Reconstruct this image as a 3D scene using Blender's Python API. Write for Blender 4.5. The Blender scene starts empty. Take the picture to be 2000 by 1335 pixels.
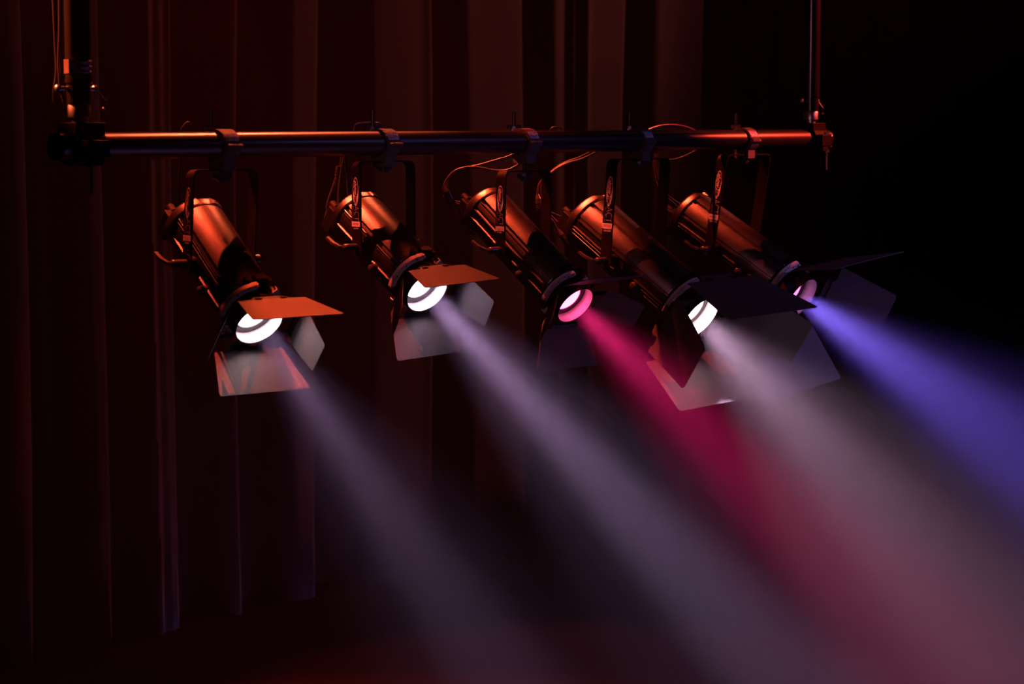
import bpy, bmesh, math, random
from mathutils import Vector, Matrix
random.seed(7)
sc = bpy.context.scene
COL = sc.collection
R = math.radians

# ------------------------------------------------------------------ camera
cam = bpy.data.cameras.new('camera')
cam.sensor_width = 36.0
cam.lens = 4260.0 / 2000.0 * 36.0
cam.clip_end = 60
cam.dof.use_dof = True
cam.dof.focus_distance = 4.75
cam.dof.aperture_fstop = 6.3
camo = bpy.data.objects.new('camera', cam)
camo.location = (0, 0, 1.6)
camo.rotation_euler = (R(90) - math.atan(425.5 / 4260.0), 0, 0)
COL.objects.link(camo)
sc.camera = camo

# ------------------------------------------------------------------ world, view, sampling
w = bpy.data.worlds.new('world')
w.use_nodes = True
w.node_tree.nodes['Background'].inputs[0].default_value = (0, 0, 0, 1)
w.node_tree.nodes['Background'].inputs[1].default_value = 0
sc.world = w
sc.view_settings.view_transform = 'Standard'
sc.view_settings.look = 'None'
sc.view_settings.exposure = 0.0
sc.view_settings.gamma = 1.0
cy = sc.cycles
cy.use_denoising = True
cy.denoising_input_passes = 'RGB'
cy.max_bounces = 5
cy.diffuse_bounces = 1
cy.glossy_bounces = 3
cy.transmission_bounces = 2
cy.volume_bounces = 0
cy.sample_clamp_indirect = 2.0
cy.caustics_reflective = False
cy.caustics_refractive = False

# ------------------------------------------------------------------ the rig's frame: the pipe runs along U, its front faces F
B0 = Vector((-0.5426, 4.1, 1.5609))
U = Vector((0.6128, 0.7902, 0)).normalized()
F = Vector((U.y, -U.x, 0))
BAR_ANG = math.atan2(U.y, U.x)
def rig(s, f=0.0, z=0.0):
    return B0 + U * s + F * f + Vector((0, 0, z))

# stage lights that give the red glow, with added door, fill and floor lights
def light(name, kind, loc, aim, power, color, **kw):
    d = bpy.data.lights.new(name, kind)
    d.energy = power
    d.color = color
    for k, v in kw.items():
        setattr(d, k, v)
    o = bpy.data.objects.new(name, d)
    o.location = loc
    o.rotation_euler = (Vector(aim) - Vector(loc)).to_track_quat('-Z', 'Y').to_euler()
    COL.objects.link(o)
    return o
for s_, a_, p_ in ((0.05, 0.12, 760), (0.80, 0.92, 700), (1.50, 1.68, 420)):
    light('red_wash_light', 'SPOT', rig(s_, -0.66, 1.45), rig(a_, -0.52, -0.25), p_ * 1.35, (1.0, 0.065, 0.022),
          spot_size=R(44), spot_blend=0.35, shadow_soft_size=0.015)
light('orange_pole_light', 'SPOT', rig(-1.05, -1.65, 1.3), rig(-0.40, 0.0, 0.30), 2000, (1.0, 0.11, 0.035),
      spot_size=R(12), spot_blend=0.5, shadow_soft_size=0.02)
for s_, p_ in ((-0.02, 620), (0.42, 200)):  # narrow overhead spots added to brighten two top barn doors
    light('orange_door_fill', 'SPOT', rig(s_, -0.20, 1.75), rig(s_ + 0.03, 0.285, -0.27), p_, (1.0, 0.06, 0.010),
          spot_size=R(10.5), spot_blend=0.5, shadow_soft_size=0.02)
light('orange_cross_light', 'SPOT', rig(2.0, -0.85, 1.9), rig(0.1, -0.02, 0.0), 300, (1.0, 0.105, 0.035),
      spot_size=R(25), spot_blend=0.9, shadow_soft_size=0.02)
light('deep_red_back_light', 'SPOT', rig(3.74, 1.24, 1.2), rig(2.34, 0, 0.30), 700, (1.0, 0.05, 0.022),
      spot_size=R(22), spot_blend=0.5, shadow_soft_size=0.03)
light('violet_bounce_fill', 'SPOT', rig(2.6, 2.4, 0.9), rig(1.3, 0, -0.05), 20, (0.36, 0.26, 1.0), spot_size=R(40), spot_blend=0.9, shadow_soft_size=0.2)  # added fill standing in for the beams' bounce out front
light('rose_print_fill', 'SPOT', rig(-1.6, 1.2, 0.4), rig(1.3, 0, -0.1), 15, (1.0, 0.28, 0.42), spot_size=R(34), spot_blend=0.9, shadow_soft_size=0.15)  # added to brighten the yoke prints with pink beam glow
light('violet_floor_fill', 'SPOT', rig(2.4, 3.2, 0.7), (0.10, 6.3, 0.0), 170, (0.55, 0.30, 1.0), spot_size=R(34), spot_blend=1.0, shadow_soft_size=0.1)  # added to tint the dark floor violet, not a known fixture
light('curtain_wash_light', 'SPOT', rig(5.6, -0.7, 2.4), rig(3.1, -2.04, 0.35), 260, (1.0, 0.18, 0.14),
      spot_size=R(66), spot_blend=1.0, shadow_soft_size=0.03)

# ------------------------------------------------------------------ materials
def mat(name, col, rough=0.5, metal=0.0, spec=0.5, bump=0.0, bscale=400.0, var=0.0, vscale=20.0,
        emit=None, estr=0.0, sheen=0.0, speck=0.0):
    m = bpy.data.materials.new(name)
    m.use_nodes = True
    nt = m.node_tree
    b = nt.nodes['Principled BSDF']
    b.inputs['Base Color'].default_value = (*col, 1)
    b.inputs['Roughness'].default_value = rough
    b.inputs['Metallic'].default_value = metal
    b.inputs['Specular IOR Level'].default_value = spec
    if sheen:
        b.inputs['Sheen Weight'].default_value = sheen
    if emit:
        b.inputs['Emission Color'].default_value = (*emit, 1)
        b.inputs['Emission Strength'].default_value = estr
    tc = nt.nodes.new('ShaderNodeTexCoord')
    if var or speck:
        n = nt.nodes.new('ShaderNodeTexNoise')
        n.inputs['Scale'].default_value = vscale
        n.inputs['Detail'].default_value = 4
        nt.links.new(tc.outputs['Object'], n.inputs['Vector'])
        r = nt.nodes.new('ShaderNodeMapRange')
        a = max(var, speck)
        r.inputs['From Min'].default_value = 0.42 if speck else 0.3
        r.inputs['From Max'].default_value = 0.58 if speck else 0.7
        r.inputs['To Min'].default_value = 1 - a
        r.inputs['To Max'].default_value = 1 + a
        nt.links.new(n.outputs['Fac'], r.inputs['Value'])
        mx = nt.nodes.new('ShaderNodeVectorMath')
        mx.operation = 'SCALE'
        mx.inputs[0].default_value = col
        nt.links.new(r.outputs['Result'], mx.inputs['Scale'])
        nt.links.new(mx.outputs[0], b.inputs['Base Color'])
    if bump:
        n2 = nt.nodes.new('ShaderNodeTexNoise')
        n2.inputs['Scale'].default_value = bscale
        n2.inputs['Detail'].default_value = 2
        nt.links.new(tc.outputs['Object'], n2.inputs['Vector'])
        bp = nt.nodes.new('ShaderNodeBump')
        bp.inputs['Strength'].default_value = bump
        bp.inputs['Distance'].default_value = 0.002
        nt.links.new(n2.outputs['Fac'], bp.inputs['Height'])
        nt.links.new(bp.outputs['Normal'], b.inputs['Normal'])
    return m
M = {
    'housing': mat('black_satin_aluminium', (0.15, 0.147, 0.145), 0.33, metal=1.0, bump=0.15, bscale=900, var=0.15, vscale=60),
    'black': mat('black_powder_coat', (0.005, 0.005, 0.006), 0.55, spec=0.08, bump=0.25, bscale=700),
    'door': mat('textured_black_sheet_metal', (0.07, 0.068, 0.07), 0.45, spec=0.6, bump=0.6, bscale=1200, speck=0.55, vscale=650),
    'tube': mat('lit_inner_tube', (0.42, 0.41, 0.42), 0.4, metal=0.3, spec=0.5),  # black tube wall made pale, the lens's strong light put into its colour
    'ring': mat('lens_retaining_ring', (0.02, 0.02, 0.022), 0.35, spec=0.6),
    'pole': mat('black_drop_pole', (0.012, 0.012, 0.012), 0.2, spec=1.0),
    'pipe': mat('black_painted_steel_pipe', (0.012, 0.012, 0.012), 0.31, spec=0.75, var=0.3, vscale=25, bump=0.05, bscale=300),
    'bolt': mat('blackened_bolt_steel', (0.10, 0.095, 0.09), 0.3, metal=1.0),
    'flange': mat('grey_perforated_flange', (0.60, 0.58, 0.60), 0.45, spec=0.5),
    'chrome': mat('satin_chrome', (0.75, 0.75, 0.78), 0.33, metal=1.0),
    'steel': mat('zinc_steel', (0.4, 0.4, 0.42), 0.32, metal=1.0),
    'rubber': mat('black_cable_rubber', (0.03, 0.03, 0.03), 0.35, spec=0.6),
    'plastic': mat('black_plastic', (0.025, 0.025, 0.027), 0.32, spec=0.6),
    'print': mat('pale_print', (0.62, 0.60, 0.64), 0.6),
    'thinprint': mat('thin_grey_print', (0.30, 0.29, 0.31), 0.6),
    'inkprint': mat('black_ink', (0.015, 0.015, 0.018), 0.6),
    'sticker': mat('pale_sticker', (0.55, 0.55, 0.60), 0.45),
    'stickergrey': mat('sticker_grey_text', (0.26, 0.26, 0.32), 0.5),
    'blue': mat('sticker_blue', (0.03, 0.11, 0.50), 0.45),
    'white': mat('sticker_white', (0.75, 0.78, 0.85), 0.45),
    'tape': mat('clear_brown_tape', (0.22, 0.16, 0.13), 0.3, spec=0.6, var=0.3, vscale=80),
    'wrap': mat('violet_lit_cable_sheath', (0.10, 0.05, 0.09), 0.35, spec=0.6),  # violet light falling on the cables is put into this colour
}
def fabric():
    m = mat('dark_stage_velvet', (0.030, 0.024, 0.024), 0.9, spec=0.15, bump=0.3, bscale=260, var=0.2, vscale=6, sheen=0.15)
    return m
M['curtain'] = fabric()
M['floor'] = mat('dark_stage_floor', (0.004, 0.0038, 0.0046), 0.95, spec=0.03, bump=0.4, bscale=120, var=0.3, vscale=55)
M['wall'] = mat('black_painted_wall', (0.012, 0.012, 0.012), 0.9, spec=0.1, var=0.2, vscale=3)

# ------------------------------------------------------------------ mesh helpers
class MB:
    def __init__(self):
        self.bm = bmesh.new()
    def add(self, verts, faces, mx=None):
        vs = [self.bm.verts.new((mx @ Vector(v)) if mx else Vector(v)) for v in verts]
        for f in faces:
            try:
                self.bm.faces.new([vs[i] for i in f])
            except ValueError:
                pass
        return self
    def box(self, c, d, mx=None, rot=None):
        c = Vector(c); hx, hy, hz = d[0] / 2, d[1] / 2, d[2] / 2
        v = [Vector((x, y, z)) for x in (-hx, hx) for y in (-hy, hy) for z in (-hz, hz)]
        if rot:
            v = [rot @ p for p in v]
        v = [p + c for p in v]
        return self.add(v, [(0, 1, 3, 2), (4, 6, 7, 5), (0, 4, 5, 1), (2, 3, 7, 6), (0, 2, 6, 4), (1, 5, 7, 3)], mx)
    def lathe(self, prof, n=48, mx=None, a0=0.0, a1=2 * math.pi, rfun=None, cap=(True, True)):
        """prof: (r, z) pairs around the z axis"""
        full = abs(a1 - a0 - 2 * math.pi) < 1e-6
        m = n if full else n + 1
        vs = []
        for r, z in prof:
            for i in range(m):
                a = a0 + (a1 - a0) * i / n
                k = rfun(a) if rfun else 1.0
                vs.append((r * k * math.cos(a), r * k * math.sin(a), z))
        fs = []
        for j in range(len(prof) - 1):
            for i in range(n):
                i2 = (i + 1) % m
                fs.append((j * m + i, j * m + i2, (j + 1) * m + i2, (j + 1) * m + i))
        if full:
            if cap[0] and prof[0][0] > 1e-6: fs.append(tuple(range(m))[::-1])
            if cap[1] and prof[-1][0] > 1e-6: fs.append(tuple((len(prof) - 1) * m + i for i in range(m)))
        return self.add(vs, fs, mx)
    def ring(self, r0, r1, z0, z1, n=48, mx=None, a0=0.0, a1=2 * math.pi):
        """solid annulus"""
        full = abs(a1 - a0 - 2 * math.pi) < 1e-6
        m = n if full else n + 1
        vs = []
        for r, z in ((r0, z0), (r1, z0), (r1, z1), (r0, z1)):
            for i in range(m):
                a = a0 + (a1 - a0) * i / n
                vs.append((r * math.cos(a), r * math.sin(a), z))
        fs = []
        for j in range(4):
            for i in range(n):
                i2 = (i + 1) % m
                fs.append((j * m + i, j * m + i2, ((j + 1) % 4) * m + i2, ((j + 1) % 4) * m + i))
        if not full:
            fs += [(0, m, 2 * m, 3 * m), (m - 1, 2 * m - 1, 3 * m - 1, 4 * m - 1)]
        return self.add(vs, fs, mx)
    def cyl(self, p0, p1, r, n=20, r1=None, mx=None):
        p0, p1 = Vector(p0), Vector(p1)
        q = (p1 - p0).to_track_quat('Z', 'Y').to_matrix().to_4x4()
        L = (p1 - p0).length
        t = Matrix.Translation(p0) @ q
        return self.lathe([(r, 0), (r if r1 is None else r1, L)], n, (mx @ t) if mx else t)
    def ball(self, c, r, mx=None, n=14, sc_=(1, 1, 1)):
        pr = [(max(1e-7, r * math.sin(math.pi * i / 8)), -r * math.cos(math.pi * i / 8)) for i in range(9)]
        t = Matrix.Translation(Vector(c)) @ Matrix.Diagonal((*sc_, 1))
        return self.lathe(pr, n, (mx @ t) if mx else t)
    def plate(self, poly, t, mx=None):
        """2D polygon in xy, thickness t along z, centred"""
        n = len(poly)
        vs = [(x, y, -t / 2) for x, y in poly] + [(x, y, t / 2) for x, y in poly]
        fs = [tuple(range(n))[::-1], tuple(range(n, 2 * n))] + [(i, (i + 1) % n, n + (i + 1) % n, n + i) for i in range(n)]
        return self.add(vs, fs, mx)
    def strip(self, pts, nrm, wdir, width, thick, mx=None):
        """flat bar swept along pts; wdir is the constant width direction"""
        wd = Vector(wdir).normalized() * width / 2
        vs = []
        for p, nn in zip(pts, nrm):
            nn = Vector(nn).normalized() * thick / 2
            p = Vector(p)
            vs += [p - wd - nn, p + wd - nn, p + wd + nn, p - wd + nn]
        fs = []
        k = len(pts)
        for i in range(k - 1):
            for j in range(4):
                a = i * 4 + j; b = i * 4 + (j + 1) % 4
                fs.append((a, b, b + 4, a + 4))
        fs += [(0, 1, 2, 3), tuple(4 * (k - 1) + j for j in (3, 2, 1, 0))]
        return self.add(vs, fs, mx)
    def tube(self, pts, r, n=10, mx=None):
        pts = [Vector(p) for p in pts]
        # catmull-rom smoothing
        out = []
        for i in range(len(pts) - 1):
            p0 = pts[max(i - 1, 0)]; p1 = pts[i]; p2 = pts[i + 1]; p3 = pts[min(i + 2, len(pts) - 1)]
            for k in range(6):
                t = k / 6
                out.append(0.5 * ((2 * p1) + (-p0 + p2) * t + (2 * p0 - 5 * p1 + 4 * p2 - p3) * t * t + (-p0 + 3 * p1 - 3 * p2 + p3) * t ** 3))
        out.append(pts[-1])
        vs = []
        ref = Vector((0.3, -0.9, 0.2))
        for i, p in enumerate(out):
            d = (out[min(i + 1, len(out) - 1)] - out[max(i - 1, 0)]).normalized()
            x = (ref - d * ref.dot(d)).normalized()
            y = d.cross(x)
            ref = x
            for j in range(n):
                a = 2 * math.pi * j / n
                vs.append(p + x * (r * math.cos(a)) + y * (r * math.sin(a)))
        fs = []
        for i in range(len(out) - 1):
            for j in range(n):
                j2 = (j + 1) % n
                fs.append((i * n + j, i * n + j2, (i + 1) * n + j2, (i + 1) * n + j))
        fs += [tuple(range(n))[::-1], tuple((len(out) - 1) * n + j for j in range(n))]
        return self.add(vs, fs, mx)
    def build(self, name, m, parent=None, mx=None, smooth=True, bevel=0.0):
        bm = self.bm
        bmesh.ops.recalc_face_normals(bm, faces=bm.faces)
        me = bpy.data.meshes.new(name)
        bm.to_mesh(me); bm.free()
        me.materials.append(m)
        if smooth:
            me.polygons.foreach_set('use_smooth', [True] * len(me.polygons))
            try:
                me.set_sharp_from_angle(angle=R(35))
            except Exception:
                pass
        o = bpy.data.objects.new(name, me)
        COL.objects.link(o)
        if mx is not None:
            o.matrix_local = mx
        if parent is not None:
            o.parent = parent
        if bevel:
            md = o.modifiers.new('bevel', 'BEVEL')
            md.width = bevel; md.segments = 2; md.limit_method = 'ANGLE'; md.angle_limit = R(40)
        return o
def tag(o, label=None, cat=None, group=None, kind=None):
    if label: o['label'] = label
    if cat: o['category'] = cat
    if group: o['group'] = group
    if kind: o['kind'] = kind
    return o
def empty(name, loc, rz=0.0):
    o = bpy.data.objects.new(name, None)
    o.empty_display_size = 0.05
    o.location = loc
    o.rotation_euler = (0, 0, rz)
    COL.objects.link(o)
    return o
def textmesh(mb, body, size, mx, shear=0.0, bold=0.0, xscale=1.0):
    """writes body as mesh letters, centred, in the xy plane of mx"""
    cu = bpy.data.curves.new('t', 'FONT')
    cu.body = body; cu.size = size; cu.align_x = 'CENTER'; cu.align_y = 'CENTER'
    cu.shear = shear; cu.offset = bold; cu.extrude = 0.0
    cu.resolution_u = 4
    o = bpy.data.objects.new('t', cu)
    COL.objects.link(o)
    dg = bpy.context.evaluated_depsgraph_get()
    me = bpy.data.meshes.new_from_object(o.evaluated_get(dg))
    vs = [(v.co.x * xscale, v.co.y, v.co.z) for v in me.vertices]
    fs = [tuple(p.vertices) for p in me.polygons]
    mb.add(vs, fs, mx)
    bpy.data.objects.remove(o); bpy.data.meshes.remove(me); bpy.data.curves.remove(cu)

# ------------------------------------------------------------------ setting
CUR = 2.04      # the curtain hangs this far behind the pipe
def slab(name, corners, t, m):
    mb = MB()
    n = (Vector(corners[1]) - Vector(corners[0])).cross(Vector(corners[2]) - Vector(corners[0])).normalized() * t
    vs = [Vector(c) for c in corners] + [Vector(c) - n for c in corners]
    mb.add(vs, [(0, 1, 2, 3), (7, 6, 5, 4), (0, 4, 5, 1), (1, 5, 6, 2), (2, 6, 7, 3), (3, 7, 4, 0)])
    o = mb.build(name, m, smooth=False)
    o['kind'] = 'structure'
    return o
def gp(s, f, z):
    p = rig(s, f, 0); return (p.x, p.y, z)
SL, SR, FB, FF, H = -4.2, 9.8, -2.7, 6.5, 4.4
slab('floor', [gp(SL, FF, 0), gp(SR, FF, 0), gp(SR, FB, 0), gp(SL, FB, 0)], 0.1, M['floor'])
slab('ceiling', [gp(SL, FF, H), gp(SL, FB, H), gp(SR, FB, H), gp(SR, FF, H)], 0.1, M['wall'])
slab('wall_back', [gp(SL, FB, 0), gp(SR, FB, 0), gp(SR, FB, H), gp(SL, FB, H)], 0.1, M['wall'])
slab('wall_left', [gp(SL, FF, 0), gp(SL, FB, 0), gp(SL, FB, H), gp(SL, FF, H)], 0.1, M['wall'])
slab('wall_right', [gp(SR, FB, 0), gp(SR, FF, 0), gp(SR, FF, H), gp(SR, FB, H)], 0.1, M['wall'])

# stage curtain with deep folds
def curtain():
    s0, s1 = -2.6, 9.4
    deep = []
    fixed = [-1.13, -0.85, -0.48, 0.06, 0.63, 1.32]   # measured from a point 1.3 m along the pipe line
    off = (Vector((-0.278, 7.771, 0)) - B0).dot(U)
    deep = [(a + off, 0.062, 0.17) for a in fixed]
    x = fixed[0] + off
    while x > s0 + 0.2:
        x -= random.uniform(0.26, 0.44); deep.append((x, random.uniform(0.04, 0.07), random.uniform(0.10, 0.18)))
    x = fixed[-1] + off
    while x < s1 - 0.2:
        x += random.uniform(0.34, 0.62); deep.append((x, random.uniform(0.05, 0.085), random.uniform(0.12, 0.2)))
    mids = [(random.uniform(s0, s1), random.uniform(0.015, 0.04), random.uniform(0.012, 0.04)) for _ in range(60)]
    n = 1700; rows = 14
    mb = MB()
    vs = []
    for j in range(rows + 1):
        z = 0.006 + (4.3 - 0.006) * j / rows
        wob = (1 - j / rows)
        for i in range(n + 1):
            s = s0 + (s1 - s0) * i / n
            d = 0.0
            ss = s + 0.02 * math.sin(z * 1.3 + s * 3)
            for c, wd, dp in deep:
                q = (ss - c) / (wd * (1 + 0.35 * wob))
                if abs(q) < 4: d -= dp * math.exp(-q ** 4 * 0.5)
            for c, wd, dp in mids:
                q = (ss - c) / wd
                if abs(q) < 4: d += dp * math.exp(-q * q)
            d += 0.012 * math.sin(s * 9.1 + 0.6 * wob) + 0.03 * wob * math.sin(s * 2.3 + 1.0)
            p = rig(s, -CUR + d, 0)
            vs.append((p.x, p.y, z))
    fs = []
    for j in range(rows):
        for i in range(n):
            a = j * (n + 1) + i
            fs.append((a, a + 1, a + n + 2, a + n + 1))
    mb.add(vs, fs)
    o = mb.build('stage_curtain', M['curtain'])
    md = o.modifiers.new('thickness', 'SOLIDIFY'); md.thickness = 0.004
    tag(o, 'dark red-lit stage curtain in deep vertical folds hanging behind the lights', 'curtain')
curtain()

# ------------------------------------------------------------------ the pipe and its two drop poles
PR = 0.0245
mb = MB()
t = Matrix.Translation(rig(-0.40)) @ U.to_track_quat('Z', 'Y').to_matrix().to_4x4()
mb.ring(PR - 0.003, PR, 0, 2.66, 48, t)
bar = mb.build('lighting_bar', M['pipe'])
tag(bar, 'long black steel lighting bar that all the spotlights hang from', 'pipe')

def pole_assembly(s, side, label):
    """drop pole that carries one end of the bar; side = -1 left, +1 right"""
    base = rig(s)
    root = empty('drop_pole', base, BAR_ANG)
    tag(root, label, 'pole', 'drop poles holding the bar')
    mb = MB()
    mb.lathe([(0.0225, 0.118), (0.0225, H - B0.z)], 36)
    mb.build('pole', M['pole'], root)
    mb = MB()                                    # spigot sleeve with rings
    mb.lathe([(0.0195, 0.073), (0.0212, 0.074), (0.0212, 0.081), (0.0202, 0.0815), (0.0202, 0.0825), (0.0212, 0.083), (0.0212, 0.090), (0.0202, 0.0905),
              (0.0202, 0.0915), (0.0212, 0.092), (0.0212, 0.101), (0.0202, 0.1015), (0.0202, 0.1025), (0.0212, 0.103), (0.0212, 0.110), (0.0235, 0.1105), (0.0235, 0.117), (0.022, 0.1175)], 36)
    mb.build('sleeve', M['pole'], root)
    mb = MB()
    mb.cyl((-0.040, 0.006, 0.100), (0.040, 0.006, 0.100), 0.0045, 12)
    mb.ball((-0.042, 0.006, 0.100), 0.0075, sc_=(0.6, 1, 1)); mb.ball((0.042, 0.006, 0.100), 0.0075, sc_=(0.6, 1, 1))
    mb.tube([(0.042, 0.0, 0.096), (0.050, -0.004, 0.086), (0.058, -0.006, 0.080)], 0.0012, 8)
    mb.ball((0.054, -0.004, 0.066), 0.0028)
    mb.build('cross_bolt', M['steel'], root)
    mb = MB()
    mb.lathe([(0.0185, 0.050), (0.0195, 0.051), (0.0195, 0.071), (0.0185, 0.0725)], 40)
    mb.lathe([(0.013, 0.04), (0.013, 0.05)], 24)
    mb.build('chrome_collar', M['chrome'], root)
    # clamp that grips the bar
    mb = MB()
    mb.box((0.004, 0, 0.03), (0.066, 0.05, 0.024))
    rot = Matrix.Rotation(R(90), 4, 'Y')
    mb.ring(PR + 0.0005, PR + 0.009, -0.028, 0.036, 40, rot)
    mb.box((0, PR + 0.015, -0.004), (0.05, 0.022, 0.03))
    mb.box((0, -PR - 0.015, -0.004), (0.05, 0.022, 0.03))
    mb.box((-0.002, -PR - 0.016, -0.027), (0.03, 0.014, 0.012))
    cl = mb.build('clamp', M['black'], root, bevel=0.0015)
    mb = MB()
    x = 0.012 * side
    mb.cyl((x, -PR - 0.018, -0.082), (x, -PR - 0.018, 0.016), 0.003, 12)
    mb.cyl((x, -PR - 0.018, 0.010), (x, -PR - 0.018, 0.018), 0.007, 6)
    mb.cyl((x, -PR - 0.018, -0.036), (x, -PR - 0.018, -0.028), 0.007, 6)
    mb.ball((x + 0.016, -PR - 0.02, 0.006), 0.0065)
    mb.box((x + 0.012, -PR - 0.02, -0.02), (0.02, 0.006, 0.003))
    mb.build('clamp_bolt', M['steel'], cl)
    return root
pl = pole_assembly(-0.347, -1, 'black drop pole with tape and two thin cables, chrome collar above the bar end')
pr = pole_assembly(2.18, 1, 'slim distant drop pole, bright red edge, at the far end of the bar')
# tape round the near pole and its thin cables
mb = MB()
tp = [(0.0235 + 0.0012 * math.sin(i * 2.1), z) for i, z in enumerate([0.126 + 0.003 * k for k in range(9)])]
mb.lathe(tp, 36)
mb.box((-0.026, -0.010, 0.138), (0.020, 0.014, 0.024))
tape = mb.build('tape', M['tape'], pl)

# ------------------------------------------------------------------ theatre spotlight
def body_profile(R0, g1, g2, ridges):
    """radius around the housing; angle 0 = +x (far side), 90 deg = top"""
    def f(a):
        psi = abs((math.degrees(a) - 90 + 180) % 360 - 180)    # 0 on top
        k = 1.0
        if abs(psi - g1) < 4.0: k = 0.90
        elif g1 < psi < g2 - 3: k = 0.985
        if abs(psi - g2) < 3.0: k = 0.95
        for r_ in ridges:
            if abs(psi - r_) < 1.3: k = 1.025
        if psi > g2 + 3 and not any(abs(psi - r_) < 1.3 for r_ in ridges): k = 0.97
        return k
    return f

def spotlight(key, label, clamp_s, piv_px, pan, tilt, roll, R0, g1, g2, ridges, Lf, Lr, Rl, kit, opens, hs, half, arm_h,
              core, spill, beam_w, lens_w, spot_deg, blend, small_text, lens_white, dip=0.0, skirt=34, skirt_k=0.16):
    piv = Vector(piv_px)
    root = empty('stage_spotlight', piv, pan)
    tag(root, label, 'spotlight', 'stage spotlights hanging on the bar')
    inv = (Matrix.Translation(piv) @ Matrix.Rotation(pan, 4, 'Z')).inverted()
    cl = inv @ rig(clamp_s)                                  # bar axis point in local coordinates
    ctilt, stilt = math.cos(tilt), math.sin(tilt)
    # body frame: x = across, y = top, z = forward axis (local -y forward)
    Bm = Matrix(((1, 0, 0, 0), (0, -stilt, -ctilt, 0), (0, ctilt, -stilt, 0), (0, 0, 0, 1)))
    # -- housing
    bf = body_profile(R0, g1, g2, ridges)
    mb = MB()
    Lb = Lf - 0.062 * (Rl / 0.05)
    mb.lathe([(R0 * 0.93, -Lr + 0.020), (R0, -Lr + 0.022), (R0, Lb), (R0 * 0.97, Lb + 0.004), (Rl * 0.9, Lb + 0.004)], 240, Bm, rfun=bf, cap=(True, False))
    hous = mb.build('housing', M['housing'], root)
    # rear cap with a notch on top
    mb = MB()
    def capf(a):
        psi = abs((math.degrees(a) - 90 + 180) % 360 - 180)
        return 0.95 if psi < 15 else 1.0
    mb.lathe([(R0 * 0.55, -Lr - 0.012), (R0 * 0.86, -Lr - 0.008), (R0 * 1.01, -Lr), (R0 * 1.035, -Lr + 0.003), (R0 * 1.035, -Lr + 0.016), (R0 * 0.98, -Lr + 0.018)], 240, Bm, rfun=capf)
    mb.build('rear_cap', M['housing'], root)
    # connector box under the rear
    mb = MB()
    mb.box((-R0 * 0.25, -R0 * 0.45, -Lr - 0.02), (R0 * 1.1, R0 * 0.9, 0.03), Bm)
    mb.cyl((-R0 * 0.45, -R0 * 0.1, -Lr - 0.05), (-R0 * 0.45, -R0 * 0.1, -Lr - 0.03), 0.009, 16, mx=Bm)
    mb.cyl((0.0, -R0 * 0.35, -Lr - 0.055), (0.0, -R0 * 0.35, -Lr - 0.03), 0.010, 16, mx=Bm)
    mb.build('connector_box', M['black'], root, bevel=0.002)
    # front neck, shutter gate and latch
    k = Rl / 0.05
    mb = MB()
    mb.lathe([(R0 * 0.95, Lb), (Rl * 0.98, Lb + 0.012), (Rl * 0.98, Lf - 0.042 * k), (Rl * 0.95, Lf - 0.041 * k)], 64, Bm, cap=(False, False))
    mb.build('front_neck', M['black'], root)
    mb = MB()
    mb.box((0.006, R0 * 0.93 + 0.006, Lb + 0.004), (0.026 * k, 0.016, 0.016), Bm)
    mb.build('latch', M['black'], root, bevel=0.001)
    for x_, y_ in ((-0.022 * k, 0.88), (0.028 * k, 0.84)):
        mb = MB(); mb.box((x_, R0 * y_ + 0.005, Lb + 0.004), (0.008, 0.014, 0.014), Bm)
        mb.build('latch_catch', M['black'], root, bevel=0.001)
    # accessory ring: flat flange with holes over the near-top quarter
    fl = None
    for a0, a1 in ((R(95), R(192)), (R(-25), R(50)), (R(225), R(300))):
        mb = MB()
        mb.ring(Rl * 1.02, Rl * 1.27, Lf - 0.043 * k, Lf - 0.0405 * k, 28, Bm, a0, a1)
        mb.ring(Rl * 1.235, Rl * 1.27, Lf - 0.049 * k, Lf - 0.040 * k, 28, Bm, a0, a1)
        fl = mb.build('accessory_ring', M['flange'], root) if fl is None else (mb.build('accessory_ring', M['flange'], root) and fl)
    for dg in (112, 138, 166):
        mb = MB()
        a = R(dg)
        mb.cyl((Rl * 1.15 * math.cos(a), Rl * 1.15 * math.sin(a), Lf - 0.0404 * k), (Rl * 1.15 * math.cos(a), Rl * 1.15 * math.sin(a), Lf - 0.0400 * k), 0.0022 * k, 12, mx=Bm)
        mb.build('ring_hole', M['inkprint'], fl)
    for dg in (97, 190, 40, 235, 295):
        a = R(dg)
        mb = MB()
        mb.ball((Rl * 1.2 * math.cos(a), Rl * 1.2 * math.sin(a), Lf - 0.037 * k), 0.0026 * k, Bm)
        mb.build('ring_screw', M['steel'], fl)
    # front tube, inner wall coloured as if lit, retaining ring, lens
    mb = MB()
    mb.ring(Rl * 0.965, Rl, Lf - 0.04 * k, Lf, 72, Bm)
    ft = mb.build('front_tube', M['black'], root)
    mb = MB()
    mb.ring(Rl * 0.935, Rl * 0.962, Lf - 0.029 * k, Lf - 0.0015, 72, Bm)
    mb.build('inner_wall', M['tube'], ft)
    mb = MB()
    mb.ring(Rl * 0.66, Rl * 0.93, Lf - 0.033 * k, Lf - 0.029 * k, 72, Bm)
    mb.ring(Rl * 0.66, Rl * 0.69, Lf - 0.040 * k, Lf - 0.0285 * k, 72, Bm)
    mb.build('lens_ring', M['ring'], ft)
    mb = MB()
    lp = [(1e-6, Lf - 0.019 * k)]
    for i in range(1, 9):
        r_ = Rl * 0.66 * i / 8
        lp.append((r_, Lf - 0.019 * k - 0.012 * k * (i / 8) ** 2))
    lp += [(Rl * 0.66, Lf - 0.040 * k), (1e-6, Lf - 0.040 * k)]
    mb.lathe(lp, 64, Bm)
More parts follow.
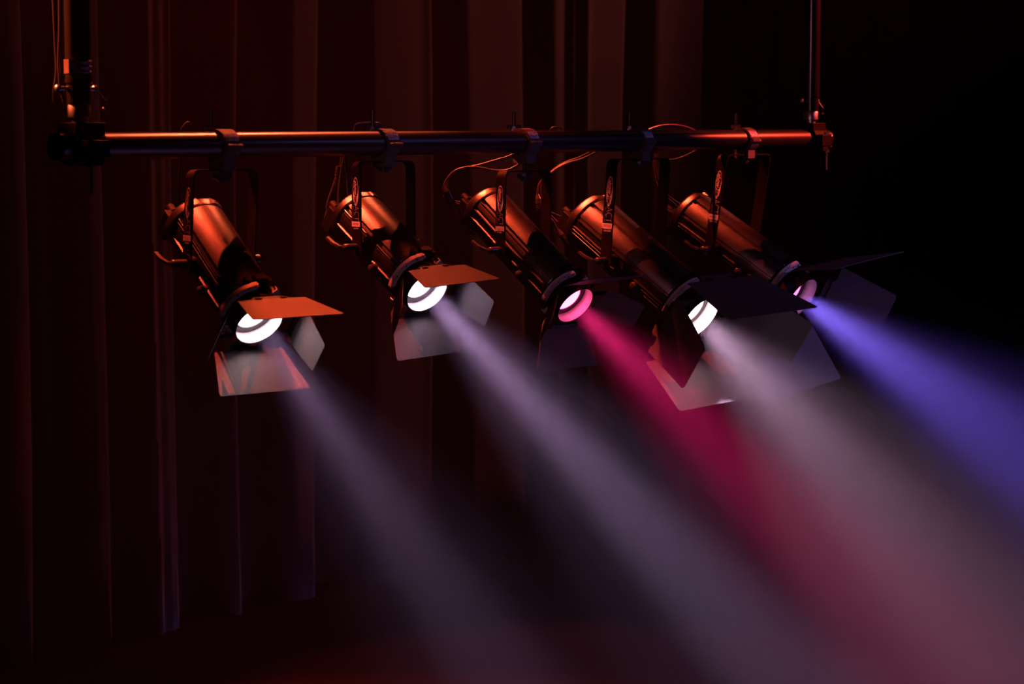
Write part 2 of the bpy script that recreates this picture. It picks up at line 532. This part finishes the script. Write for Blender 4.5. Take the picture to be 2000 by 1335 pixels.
    ml = mat('lit_lens_' + key, (0.8, 0.8, 0.8), 0.2, emit=spill, estr=lens_w)
    mb.build('lens', ml, root)
    # -- barn doors
    wh, wo, q, h, qs, g0, gg1 = 0.14, 0.1893, 0.0606, 0.0894, 0.0768, 0.086, 0.0629
    Rm = Bm @ Matrix.Rotation(-roll, 4, 'Z')
    for ang, qq in ((90, q), (270, q), (0, qs), (180, qs)):     # hinge brackets from the tube out to each door
        a = R(ang)
        rm = Rm @ Matrix.Rotation(a - R(90), 4, 'Z')
        mb = MB()
        mb.box((0, qq * kit - 0.004, Lf - 0.005), (0.060 * kit, 0.006, 0.0022), rm)
        for sx in (-1, 1):
            mb.box((sx * 0.026 * kit, (Rl * 0.9 + qq * kit) / 2, Lf - 0.006), (0.010 * kit, abs(qq * kit - Rl * 0.9), 0.002), rm)
            mb.cyl((sx * 0.026 * kit - 0.006 * kit, qq * kit, Lf - 0.002), (sx * 0.026 * kit + 0.006 * kit, qq * kit, Lf - 0.002), 0.0025 * kit, 10, mx=rm)
            mb.ball((sx * 0.026 * kit, Rl * 1.06, Lf - 0.003), 0.0022, rm)
        mb.build('hinge_bracket', M['black'], root)
    def leaf(name, ang, o, w0, w1, hh, qq):
        # leaf plane: x across, y outward from the hinge
        rm = Rm @ Matrix.Rotation(R(ang) - R(90), 4, 'Z') @ Matrix.Translation((0, qq * kit, Lf))
        lm = rm @ Matrix(((1, 0, 0, 0), (0, math.sin(o), -math.cos(o), 0), (0, math.cos(o), math.sin(o), 0), (0, 0, 0, 1)))
        c = 0.006 * kit
        W0, W1, HH = w0 * kit / 2, w1 * kit / 2, hh * kit
        tb = W0 * 0.46
        sl = (W1 - W0) / HH
        def corner(px, py, d0, d1):     # rounded corner
            out = []
            P = Vector((px, py)); A = P + Vector(d0).normalized() * c; B = P + Vector(d1).normalized() * c
            for i in range(5):
                t_ = i / 4
                out.append(((A * (1 - t_) + P * t_) * (1 - t_) + (P * (1 - t_) + B * t_) * t_))
            return [(v.x, v.y) for v in out]
        poly = [(-W0, 0), (-tb - 0.007 * kit, 0), (-tb, -0.012 * kit), (tb, -0.012 * kit), (tb + 0.007 * kit, 0), (W0, 0)]
        poly += corner(W1, HH, (-sl, -1), (-1, 0)) + corner(-W1, HH, (1, 0), (sl, -1))
        mb = MB()
        mb.plate(poly, 0.0014, lm)
        return mb.build(name, M['door'], root, smooth=False)
    ot, ob, on, of = opens
    leaf('barn_door', 90, ot, wh, wo, h, q)
    leaf('barn_door', 270, ob, wh, wo, h, q)
    leaf('barn_door', 0, of, g0, gg1, hs, qs)
    leaf('barn_door', 180, on, g0, gg1, hs, qs)
    # -- yoke: crossbar under the clamp, an arm down each side
    K = 0.029 * (1.0 if R0 < 0.065 else 1.05)
    top = Vector((cl.x, cl.y, arm_h))                      # crossbar centre
    cr = 0.016
    pts, nr = [], []
    def P(x, z, n):
        fx = 1 - z / arm_h                                  # arms lean from crossbar centre to pivot
        pts.append((x + top.x * (1 - fx), top.y * (1 - fx), z)); nr.append(n)
    P(-half, -0.016, (1, 0, 0)); P(-half, 0.02, (1, 0, 0)); P(-half, arm_h - cr, (1, 0, 0))
    for i in range(1, 9):
        a = R(180 - i * 90 / 9)
        P(-half + cr + cr * math.cos(a), arm_h - cr + cr * math.sin(a), (-math.cos(a), 0, -math.sin(a)))
    P(-half + cr, arm_h, (0, 0, -1)); P(half - cr, arm_h, (0, 0, -1))
    for i in range(1, 9):
        a = R(90 - i * 90 / 9)
        P(half - cr + cr * math.cos(a), arm_h - cr + cr * math.sin(a), (-math.cos(a), 0, -math.sin(a)))
    P(half, arm_h - cr, (-1, 0, 0)); P(half, 0.02, (-1, 0, 0)); P(half, -0.016, (-1, 0, 0))
    mb = MB()
    mb.strip(pts, nr, (0, 1, 0), K, 0.003)
    for sx in (-1, 1):
        mb.cyl((sx * (half - 0.0015), 0, 0), (sx * (half + 0.002), 0, 0), K * 0.60, 28)
    yk = mb.build('yoke', M['black'], root)
    # printing on the near arm, reading downwards
    zs = arm_h / 0.172
    if R0 >= 0.065: zs = 0.236 / 0.19 * (arm_h / 0.236)
    def pm(z, lift):   # print frame: letters run down the arm, their tops to the front
        fx = 1 - z / arm_h
        o = Vector((-half - 0.0019 + top.x * (1 - fx), top.y * (1 - fx), z))
        dn = Vector((-top.x, -top.y, -arm_h)).normalized()       # text x runs down the arm
        yv = Vector((0, -1, 0)); yv = (yv - dn * yv.dot(dn)).normalized()
        nn = dn.cross(yv)
        m = Matrix((dn, yv, nn)).transposed().to_4x4()
        return Matrix.Translation(o + nn * (lift + 0.0002)) @ m
    def ell(a, b, n=40, cx=0, cy_=0):
        return [(cx + a * math.cos(2 * math.pi * i / n), cy_ + b * math.sin(2 * math.pi * i / n)) for i in range(n)]
    zc = arm_h - 0.060 * zs
    L = 0.0575 * zs / 2
    mb = MB(); mb.plate(ell(L, 0.0092), 0.0003, pm(zc, 0.0))
    textmesh(mb, 'show', 0.0135 * zs, pm(zc, 0.0009) @ Matrix.Translation((-0.0095 * zs, 0, 0)), 0.35, 0.0003, 0.95)
    logo = mb.build('logo_print', M['print'], yk, smooth=False)
    mb = MB(); mb.plate(ell(L * 0.62, 0.0072, cx=-L * 0.30), 0.0003, pm(zc, 0.0004))
    textmesh(mb, 'tec', 0.0135 * zs, pm(zc, 0.0006) @ Matrix.Translation((0.0165 * zs, 0, 0)), 0.35, 0.0003, 0.85)
    mb.build('logo_ink', M['inkprint'], yk, smooth=False)
    mb = MB()
    za = arm_h - 0.104 * zs
    textmesh(mb, 'ACT', 0.021 * zs, pm(za, 0.0003) @ Matrix.Translation((0, 0.002, 0)), 0, -0.00032, 0.72)
    mb.box((0, -0.0085, 0), (0.029 * zs, 0.0006, 0.0002), pm(za, 0.0003))
    mb.build('letter_print', M['thinprint'], yk, smooth=False)
    zb = arm_h - 0.1255 * zs
    mb = MB(); mb.box((0, 0, 0), (0.0105 * zs, K * 0.92, 0.0003), pm(zb, 0.0001))
    textmesh(mb, small_text[1], 0.0048 * zs, pm(arm_h - 0.1345 * zs, 0.0003) @ Matrix.Rotation(R(90), 4, 'Z'), 0, 0.0001, 1.0)
    mb.build('type_print', M['print'], yk, smooth=False)
    mb = MB()
    textmesh(mb, small_text[0], 0.0068 * zs, pm(zb, 0.0005) @ Matrix.Rotation(R(90), 4, 'Z'), 0, 0, 0.72)
    mb.build('type_lettering', M['stickergrey'], yk, smooth=False)
    # tilt handle on the near arm, screw knob behind it
    mb = MB()
    mb.cyl((-half - 0.003, 0, 0), (-half - 0.030, 0, 0), 0.0075, 20)
    mb.ball((-half - 0.030, 0, 0), 0.0078, sc_=(0.6, 1, 1))
    lv = [(-half - 0.024, 0.002, 0.0), (-half - 0.034, 0.012, 0.001), (-half - 0.038, 0.03, 0.008), (-half - 0.040, 0.048, 0.019)]
    mb.strip(lv, [(0.2, -0.3, 1)] * 4, (1, 0.2, 0), 0.009, 0.005)
    mb.build('tilt_handle', M['plastic'], root)
    mb = MB()
    mb.cyl((half + 0.003, 0, 0), (half + 0.018, 0, 0), 0.011, 20)
    mb.build('friction_knob', M['plastic'], root)
    for sx in (-1, 1):
        mb = MB()
        mb.cyl((sx * (half - 0.004), 0, 0), (sx * R0 * 0.92, 0, 0), 0.012, 20)
        mb.build('pivot_boss', M['black'], root)
    mb = MB()   # focus knob on the side of the body
    mb.cyl((-R0 * 0.97, -R0 * 0.2, Lf * 0.36), (-R0 * 0.97 - 0.014, -R0 * 0.2, Lf * 0.36), 0.0085 * (R0 / 0.055), 20, mx=Bm)
    mb.ball((-R0 * 0.97 - 0.014, -R0 * 0.2, Lf * 0.36), 0.0075 * (R0 / 0.055), Bm, sc_=(0.4, 1, 1))
    mb.build('focus_knob', M['plastic'], root)
    # -- pipe clamp, turned to the bar
    Cm = Matrix.Translation(cl) @ Matrix.Rotation(BAR_ANG - pan, 4, 'Z')     # x along bar, -y front, z up
    CW = 0.040
    r0 = PR + 0.0006
    rx = Cm @ Matrix.Rotation(R(90), 4, 'Y')       # lathe axis along the bar; angle 180 = up, 270 = front
    mb = MB()
    mb.ring(r0, r0 + 0.0045, -CW / 2, CW / 2, 32, rx, R(110), R(262))        # strap over the top
    mb.ring(r0, r0 + 0.008, -CW / 2 + 0.003, CW / 2 - 0.003, 32, rx, R(262), R(450))   # lower jaw
    mb.box((0, 0.040, 0.018), (CW * 0.9, 0.034, 0.004), Cm, Matrix.Rotation(R(6), 3, 'X'))   # swing-bolt tab at the back
    mb.box((0, 0.0, -PR - 0.012), (CW * 0.8, 0.04, 0.022), Cm)
    for sx in (-1, 0, 1):
        mb.cyl((sx * 0.0135 - 0.0055, -PR - 0.0075, -0.003), (sx * 0.0135 + 0.0055, -PR - 0.0075, -0.003), 0.0055, 12, mx=Cm)
    cb = mb.build('pipe_clamp', M['door'], root, bevel=0.0)
    mb = MB()
    mb.cyl((0, 0.029, -0.012), (0, 0.029, 0.066), 0.0042, 14, mx=Cm)
    mb.cyl((0, 0.029, 0.022), (0, 0.029, 0.034), 0.0095, 6, mx=Cm)
    mb.box((0.013, 0.029, 0.033), (0.02, 0.004, 0.008), Cm); mb.box((-0.013, 0.029, 0.033), (0.02, 0.004, 0.008), Cm)
    mb.build('swing_bolt', M['bolt'], cb)
    mb = MB()
    zt = arm_h - cl.z
    mb.cyl((0, 0, -PR - 0.02), (0, 0, zt - 0.022), 0.0045, 14, mx=Cm)
    mb.cyl((0, 0, zt - 0.012), (0, 0, zt - 0.003), 0.009, 6, mx=Cm)
    for sx in (-1, 1):
        mb.box((sx * 0.014, 0, zt - 0.014), (0.020, 0.004, 0.010), Cm, Matrix.Rotation(R(-sx * 28), 3, 'Y'))
    mb.build('wing_nut', M['plastic'], cb)
    # rating sticker on the strap's front face
    def arc_patch(mb, a0, a1, x0, x1, lift):
        r_ = r0 + 0.0045 + lift
        vs, fs = [], []
        n = 6
        for i in range(n + 1):
            a = R(a0 + (a1 - a0) * i / n)
            for x in (x0, x1):
                vs.append((x, -r_ * math.sin(a), r_ * math.cos(a)))
        for i in range(n):
            fs.append((2 * i, 2 * i + 1, 2 * i + 3, 2 * i + 2))
        mb.add(vs, fs, Cm)
    mb = MB(); arc_patch(mb, 42, 76, -0.0165, 0.0165, 0.0003)
    mb.build('rating_label', M['sticker'], cb)
    mb = MB()
    arc_patch(mb, 44, 48, -0.014, 0.001, 0.0005); 
    for a in (52, 57, 62, 67): arc_patch(mb, a, a + 2, -0.014, -0.002, 0.0005)
    mb.build('rating_text', M['stickergrey'], cb)
    mb = MB(); arc_patch(mb, 44, 72, 0.002, 0.0145, 0.0005); mb.build('rating_panel', M['blue'], cb)
    mb = MB(); arc_patch(mb, 52, 74, 0.004, 0.0145, 0.0007); mb.build('rating_window', M['white'], cb)
    mb = MB(); arc_patch(mb, 56, 62, 0.0065, 0.012, 0.0009); arc_patch(mb, 62, 67, 0.008, 0.0105, 0.0009); mb.build('rating_mark', M['blue'], cb)
    # relief lettering band on top of the strap
    mb = MB()
    for k_ in range(9):
        arc_patch(mb, 8 + (k_ % 3), 13 + (k_ % 3), -0.014 + k_ * 0.0032, -0.0125 + k_ * 0.0032, 0.0004)
        arc_patch(mb, 16, 20 + (k_ % 2) * 2, -0.014 + k_ * 0.0032, -0.0118 + k_ * 0.0032, 0.0004)
    mb.build('strap_lettering', M['thinprint'], cb)
    # -- the lamp's own light, coming out of the lens
    aim = Bm @ Matrix.Translation((0, 0, Lf - 0.013 * k))
    for deg, pw in ((spot_deg, 1.0), (skirt, skirt_k)):       # bright core and the softer spill around it
        d = bpy.data.lights.new('beam_light', 'SPOT')
        d.energy = beam_w * pw; d.color = core
        d.spot_size = R(deg); d.spot_blend = blend
        d.shadow_soft_size = Rl * 0.42
        lo = bpy.data.objects.new('beam_light', d)
        COL.objects.link(lo)
        lo.parent = root
        lo.matrix_local = aim @ Matrix.Rotation(R(180 + dip), 4, 'X')
    return root

G = 'g'
SM = dict(R0=0.058, g1=55, g2=66, ridges=(60, 96), Rl=0.050, half=0.070, arm_h=0.172, small_text=('FRESNEL', '15 WW'), hs=0.0935)
LG = dict(R0=0.069, g1=36, g2=74, ridges=(79, 95, 101, 108), Rl=0.060, half=0.102, arm_h=0.235, small_text=('PROFILE', '150 WW'), hs=0.0935)
WHITE = (0.84, 0.52, 1.0)
spotlight('warm_near', 'small white-beamed spotlight nearest the thick pole, aimed steepest, orange-lit top barn door', 0.0, (-0.5510, 4.1000, 1.3422), R(39.6), R(38.7), R(0.1),
          Lf=0.175, Lr=0.118, kit=1.048, opens=(R(22.5), R(13.5), R(42), R(-1.2)), core=WHITE, spill=(1, 0.66, 0.72), beam_w=5600, lens_w=31, spot_deg=15, blend=1.0, lens_white=1, dip=-2, **SM)
spotlight('white_second', 'small spotlight with the brightest glaring white lens and lavender-white beam', 0.458, (-0.2613, 4.4620, 1.3521), R(41.3), R(32.0), R(-3.4),
          Lf=0.165, Lr=0.116, kit=0.993, opens=(R(14.8), R(26.6), R(32.3), R(11.9)), core=WHITE, spill=(1, 0.68, 0.90), beam_w=18500, lens_w=32, spot_deg=14, blend=1.0, lens_white=1, dip=0, skirt_k=0.13, **SM)
MD = dict(SM); MD.update(R0=0.056, g1=50, g2=73, ridges=(55, 78, 98), Rl=0.0485)
spotlight('pink', 'middle spotlight with pink lens casting the crimson beam', 0.9296, (0.0247, 4.8346, 1.3250), R(43.9), R(35.6), R(-0.2),
          Lf=0.202, Lr=0.153, kit=1.001, opens=(R(47.7), R(47), R(45), R(56.1)), core=(1.0, 0.018, 0.18), spill=(1, 0.07, 0.24), beam_w=17000, lens_w=11, spot_deg=20, blend=1.0, lens_white=1, dip=-3, skirt=40, skirt_k=0.22, **MD)
spotlight('white_large', 'big spotlight with wide barn doors half closed around its white beam', 1.3782, (0.2870, 5.1891, 1.2825), R(48.6), R(33.0), R(-1.3),
          Lf=0.242, Lr=0.167, kit=1.845, opens=(R(7.7), R(3.7), R(20.7), R(37.2)), core=(0.98, 0.58, 0.90), spill=(1, 0.64, 0.68), beam_w=9500, lens_w=34, spot_deg=26, blend=1.0, lens_white=1, dip=6, skirt=53, skirt_k=0.45, **LG)
spotlight('blue', 'far big spotlight with violet-pink lens casting the blue beam', 1.8507, (0.5603, 5.5625, 1.2879), R(51.5), R(30.4), R(-5.9),
          Lf=0.242, Lr=0.155, kit=1.704, opens=(R(37), R(38.3), R(30), R(36.2)), core=(0.23, 0.13, 1.0), spill=(1.0, 0.26, 0.72), beam_w=29000, lens_w=1.6, spot_deg=25, blend=1.0, lens_white=0, dip=-2, skirt=42, skirt_k=0.24, **LG)

# ------------------------------------------------------------------ cables
CB = {
'c1':[(-0.610,4.170,1.592),(-0.615,4.170,1.603),(-0.622,4.170,1.599),(-0.629,4.170,1.588),(-0.632,4.170,1.558),(-0.631,4.170,1.528),(-0.635,4.170,1.500),(-0.635,4.170,1.476),(-0.631,4.170,1.451),(-0.624,4.170,1.429),(-0.602,4.170,1.407)],
'c2a':[(-0.330,4.560,1.579),(-0.328,4.560,1.595),(-0.320,4.560,1.601),(-0.298,4.560,1.603),(-0.277,4.560,1.601),(-0.268,4.560,1.592)],
'c2b':[(-0.348,4.560,1.538),(-0.346,4.560,1.507),(-0.344,4.560,1.485),(-0.343,4.560,1.459),(-0.341,4.560,1.436),(-0.331,4.560,1.419)],
'c2c':[(-0.356,4.580,1.538),(-0.360,4.580,1.504),(-0.369,4.580,1.485),(-0.378,4.580,1.461),(-0.386,4.580,1.437),(-0.388,4.580,1.420),(-0.381,4.580,1.413),(-0.371,4.580,1.416),(-0.357,4.580,1.420),(-0.344,4.580,1.418)],
'c2d':[(-0.350,4.560,1.533),(-0.357,4.560,1.496),(-0.361,4.560,1.469),(-0.363,4.560,1.440),(-0.364,4.560,1.420),(-0.370,4.560,1.416),(-0.383,4.560,1.421),(-0.390,4.560,1.406),(-0.389,4.560,1.393),(-0.380,4.560,1.386),(-0.373,4.560,1.372),(-0.355,4.560,1.361)],
'c3a':[(-0.155,4.950,1.455),(-0.148,4.950,1.474),(-0.132,4.950,1.492),(-0.112,4.950,1.501),(-0.090,4.950,1.503),(-0.070,4.950,1.501),(-0.035,4.950,1.495),(-0.009,4.950,1.497),(0.014,4.950,1.509),(0.035,4.950,1.533)],
'c3b':[(-0.154,4.970,1.434),(-0.142,4.970,1.481),(-0.122,4.970,1.497),(-0.091,4.970,1.504),(-0.069,4.970,1.509),(-0.038,4.970,1.518),(-0.005,4.970,1.528),(0.014,4.970,1.542)],
'c3c':[(-0.129,4.950,1.426),(-0.110,4.950,1.423),(-0.091,4.950,1.427),(-0.077,4.950,1.428),(-0.063,4.950,1.421)],
'c3d':[(-0.128,4.930,1.423),(-0.112,4.930,1.417),(-0.092,4.930,1.418),(-0.081,4.930,1.416),(-0.069,4.930,1.407)],
'c3e':[(-0.125,4.930,1.414),(-0.110,4.930,1.407),(-0.090,4.930,1.399),(-0.075,4.930,1.391)],
'c3f':[(-0.120,4.920,1.412),(-0.114,4.920,1.400),(-0.108,4.920,1.391),(-0.096,4.920,1.383),(-0.090,4.920,1.370),(-0.081,4.920,1.359)],
'c4a':[(0.062,5.330,1.428),(0.065,5.330,1.451),(0.077,5.330,1.468),(0.094,5.330,1.481),(0.115,5.330,1.496),(0.140,5.330,1.507),(0.165,5.330,1.514),(0.187,5.330,1.523),(0.212,5.330,1.537),(0.229,5.330,1.553)],
'c4b':[(0.073,5.350,1.425),(0.073,5.350,1.450),(0.083,5.350,1.467),(0.096,5.350,1.484),(0.116,5.350,1.499),(0.140,5.350,1.510),(0.163,5.350,1.518),(0.184,5.350,1.528),(0.204,5.350,1.540),(0.218,5.350,1.555)],
'c4c':[(0.077,5.280,1.395),(0.095,5.280,1.387),(0.118,5.280,1.377),(0.142,5.280,1.367),(0.159,5.280,1.361)],
'c4d':[(0.077,5.280,1.391),(0.097,5.280,1.377),(0.111,5.280,1.363),(0.129,5.280,1.351),(0.144,5.280,1.344)],
'c4e':[(0.081,5.260,1.381),(0.099,5.260,1.367),(0.109,5.260,1.348),(0.121,5.260,1.335),(0.133,5.260,1.325),(0.138,5.260,1.310),(0.151,5.260,1.300)],
'c5a':[(0.373,5.500,1.508),(0.392,5.500,1.510),(0.412,5.500,1.512),(0.437,5.500,1.521),(0.460,5.500,1.533),(0.482,5.500,1.549)],
'c5b':[(0.372,5.680,1.523),(0.368,5.680,1.490),(0.371,5.680,1.464),(0.376,5.680,1.444),(0.386,5.680,1.423),(0.413,5.680,1.401),(0.440,5.680,1.377)],
'c5c':[(0.334,5.460,1.575),(0.342,5.460,1.585),(0.370,5.460,1.594),(0.402,5.460,1.596),(0.434,5.460,1.591),(0.459,5.460,1.580)],
'c5d':[(0.372,5.600,1.524),(0.368,5.600,1.492),(0.372,5.600,1.466),(0.378,5.600,1.446),(0.391,5.600,1.425),(0.417,5.600,1.404),(0.444,5.600,1.388)],
'w1':[(-0.800,3.830,1.849),(-0.797,3.830,1.814),(-0.796,3.830,1.779),(-0.795,3.830,1.735),(-0.794,3.830,1.710),(-0.795,3.830,1.682),(-0.799,3.830,1.660),(-0.800,3.830,1.637)],
'w2':[(-0.779,3.800,1.847),(-0.780,3.800,1.813),(-0.781,3.800,1.760),(-0.784,3.800,1.709),(-0.783,3.800,1.685),(-0.782,3.800,1.663),(-0.776,3.800,1.637)],
'loop3':[(0.084,4.990,1.577),(0.089,4.990,1.590),(0.100,4.990,1.593),(0.112,4.990,1.590),(0.117,4.990,1.577)],
}
def cable(key, label, r=0.0028, m='rubber', plugs=(), ext=None):
    mb = MB()
    pts = [Vector(p) for p in CB[key]]
    if ext: pts = pts + [Vector(e) for e in ext]
    mb.tube(pts, r)
    o = mb.build('power_cable', M[m])
    tag(o, label, 'cable', 'cables along the bar')
    for (p0, p1, rr) in plugs:
        p0, p1 = Vector(p0), Vector(p1)
        b = MB()
        dd = (p1 - p0)
        b.cyl(p0, p0 + dd * 0.7, rr, 18, rr * 0.95)
        b.cyl(p0 + dd * 0.7, p1, rr * 0.9, 18, rr * 0.45)
        for q_ in (0.12, 0.26, 0.40):
            b.cyl(p0 + dd * q_, p0 + dd * (q_ + 0.07), rr * 1.08, 18)
        b.build('plug', M['plastic'], o)
    return o
cable('c1', 'thin cable looping over the bar beside the spotlight next to the taped pole', 0.0022)
cable('c2a', 'short cable lying over the top of the bar before the second clamp', 0.0022)
cable('c2b', 'straight cable dropping into the second spotlight\'s cap beside its printed arm', 0.0030)
cable('c2c', 'outermost U-bent cable left of the second spotlight', 0.0026, plugs=[((-0.362, 4.575, 1.512), (-0.368, 4.575, 1.470), 0.006)])
cable('c2d', 'wriggling cable crossing the U-bent one behind the second spotlight', 0.0026)
cable('c3a', 'sagging cable arching from the yoke to the plug left of the middle spotlight', 0.0030, plugs=[((-0.134, 4.95, 1.416), (-0.155, 4.95, 1.462), 0.009)])
cable('c3b', 'straight-ended cable rising to the bar above the middle spotlight\'s yoke', 0.0028)
cable('c3c', 'uppermost short cable between plug and middle spotlight\'s rear', 0.0022)
cable('c3d', 'second short cable ending in a round boss on the middle spotlight', 0.0022)
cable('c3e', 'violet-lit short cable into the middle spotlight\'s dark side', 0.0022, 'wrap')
cable('c3f', 'thick plugged cable low behind the middle spotlight', 0.0024, 'plastic', plugs=[((-0.080, 4.92, 1.352), (-0.110, 4.92, 1.392), 0.008)])
cable('c4a', 'upper of two cables rising together right of the middle yoke', 0.0027, plugs=[((0.068, 5.33, 1.392), (0.062, 5.33, 1.430), 0.008)])
cable('c4b', 'lower of two cables rising together right of the middle yoke', 0.0027)
cable('c4c', 'upper short cable into the rear of the big white spotlight', 0.0022)
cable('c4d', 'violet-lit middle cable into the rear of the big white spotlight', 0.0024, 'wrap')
cable('c4e', 'knobbly plugged cable lowest behind the big white spotlight', 0.0026, plugs=[((0.138, 5.26, 1.308), (0.112, 5.26, 1.346), 0.008)])
cable('c5a', 'cable rising to the bar between the two big spotlights', 0.0024)
cable('c5b', 'far cable hanging inside the big white spotlight\'s yoke, lower strand', 0.0026)
cable('c5d', 'far cable hanging inside the big white spotlight\'s yoke, upper strand', 0.0026)
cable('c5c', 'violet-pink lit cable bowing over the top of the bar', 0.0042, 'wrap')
cable('loop3', 'small wire loop standing on the bar past the middle clamp', 0.0018)
cable('w1', 'outer thin cable hanging beside the taped drop pole', 0.0024)
cable('w2', 'inner thin cable held close to the drop pole by tape', 0.0024)

# ------------------------------------------------------------------ stage haze
mb = MB()
mb.box((0, 0, 0), (1, 1, 1))
c_ = rig((SL + SR) / 2, (FB + FF) / 2, 0)
hz = mb.build('haze', M['wall'], smooth=False)
hz.scale = (SR - SL - 0.1, FF - FB - 0.1, H - 0.08)
hz.location = (c_.x, c_.y, H / 2)
hz.rotation_euler = (0, 0, BAR_ANG)
hm = bpy.data.materials.new('thin_stage_haze')
hm.use_nodes = True
nt = hm.node_tree
nt.nodes.clear()
out = nt.nodes.new('ShaderNodeOutputMaterial')
vs_ = nt.nodes.new('ShaderNodeVolumeScatter')
vs_.inputs['Color'].default_value = (1, 1, 1, 1)
vs_.inputs['Density'].default_value = 0.0015
vs_.inputs['Anisotropy'].default_value = 0.3
nt.links.new(vs_.outputs[0], out.inputs['Volume'])
hz.data.materials.clear()
hz.data.materials.append(hm)
tag(hz, 'thin smoky haze filling the stage air and showing the coloured beams', 'haze', kind='stuff')
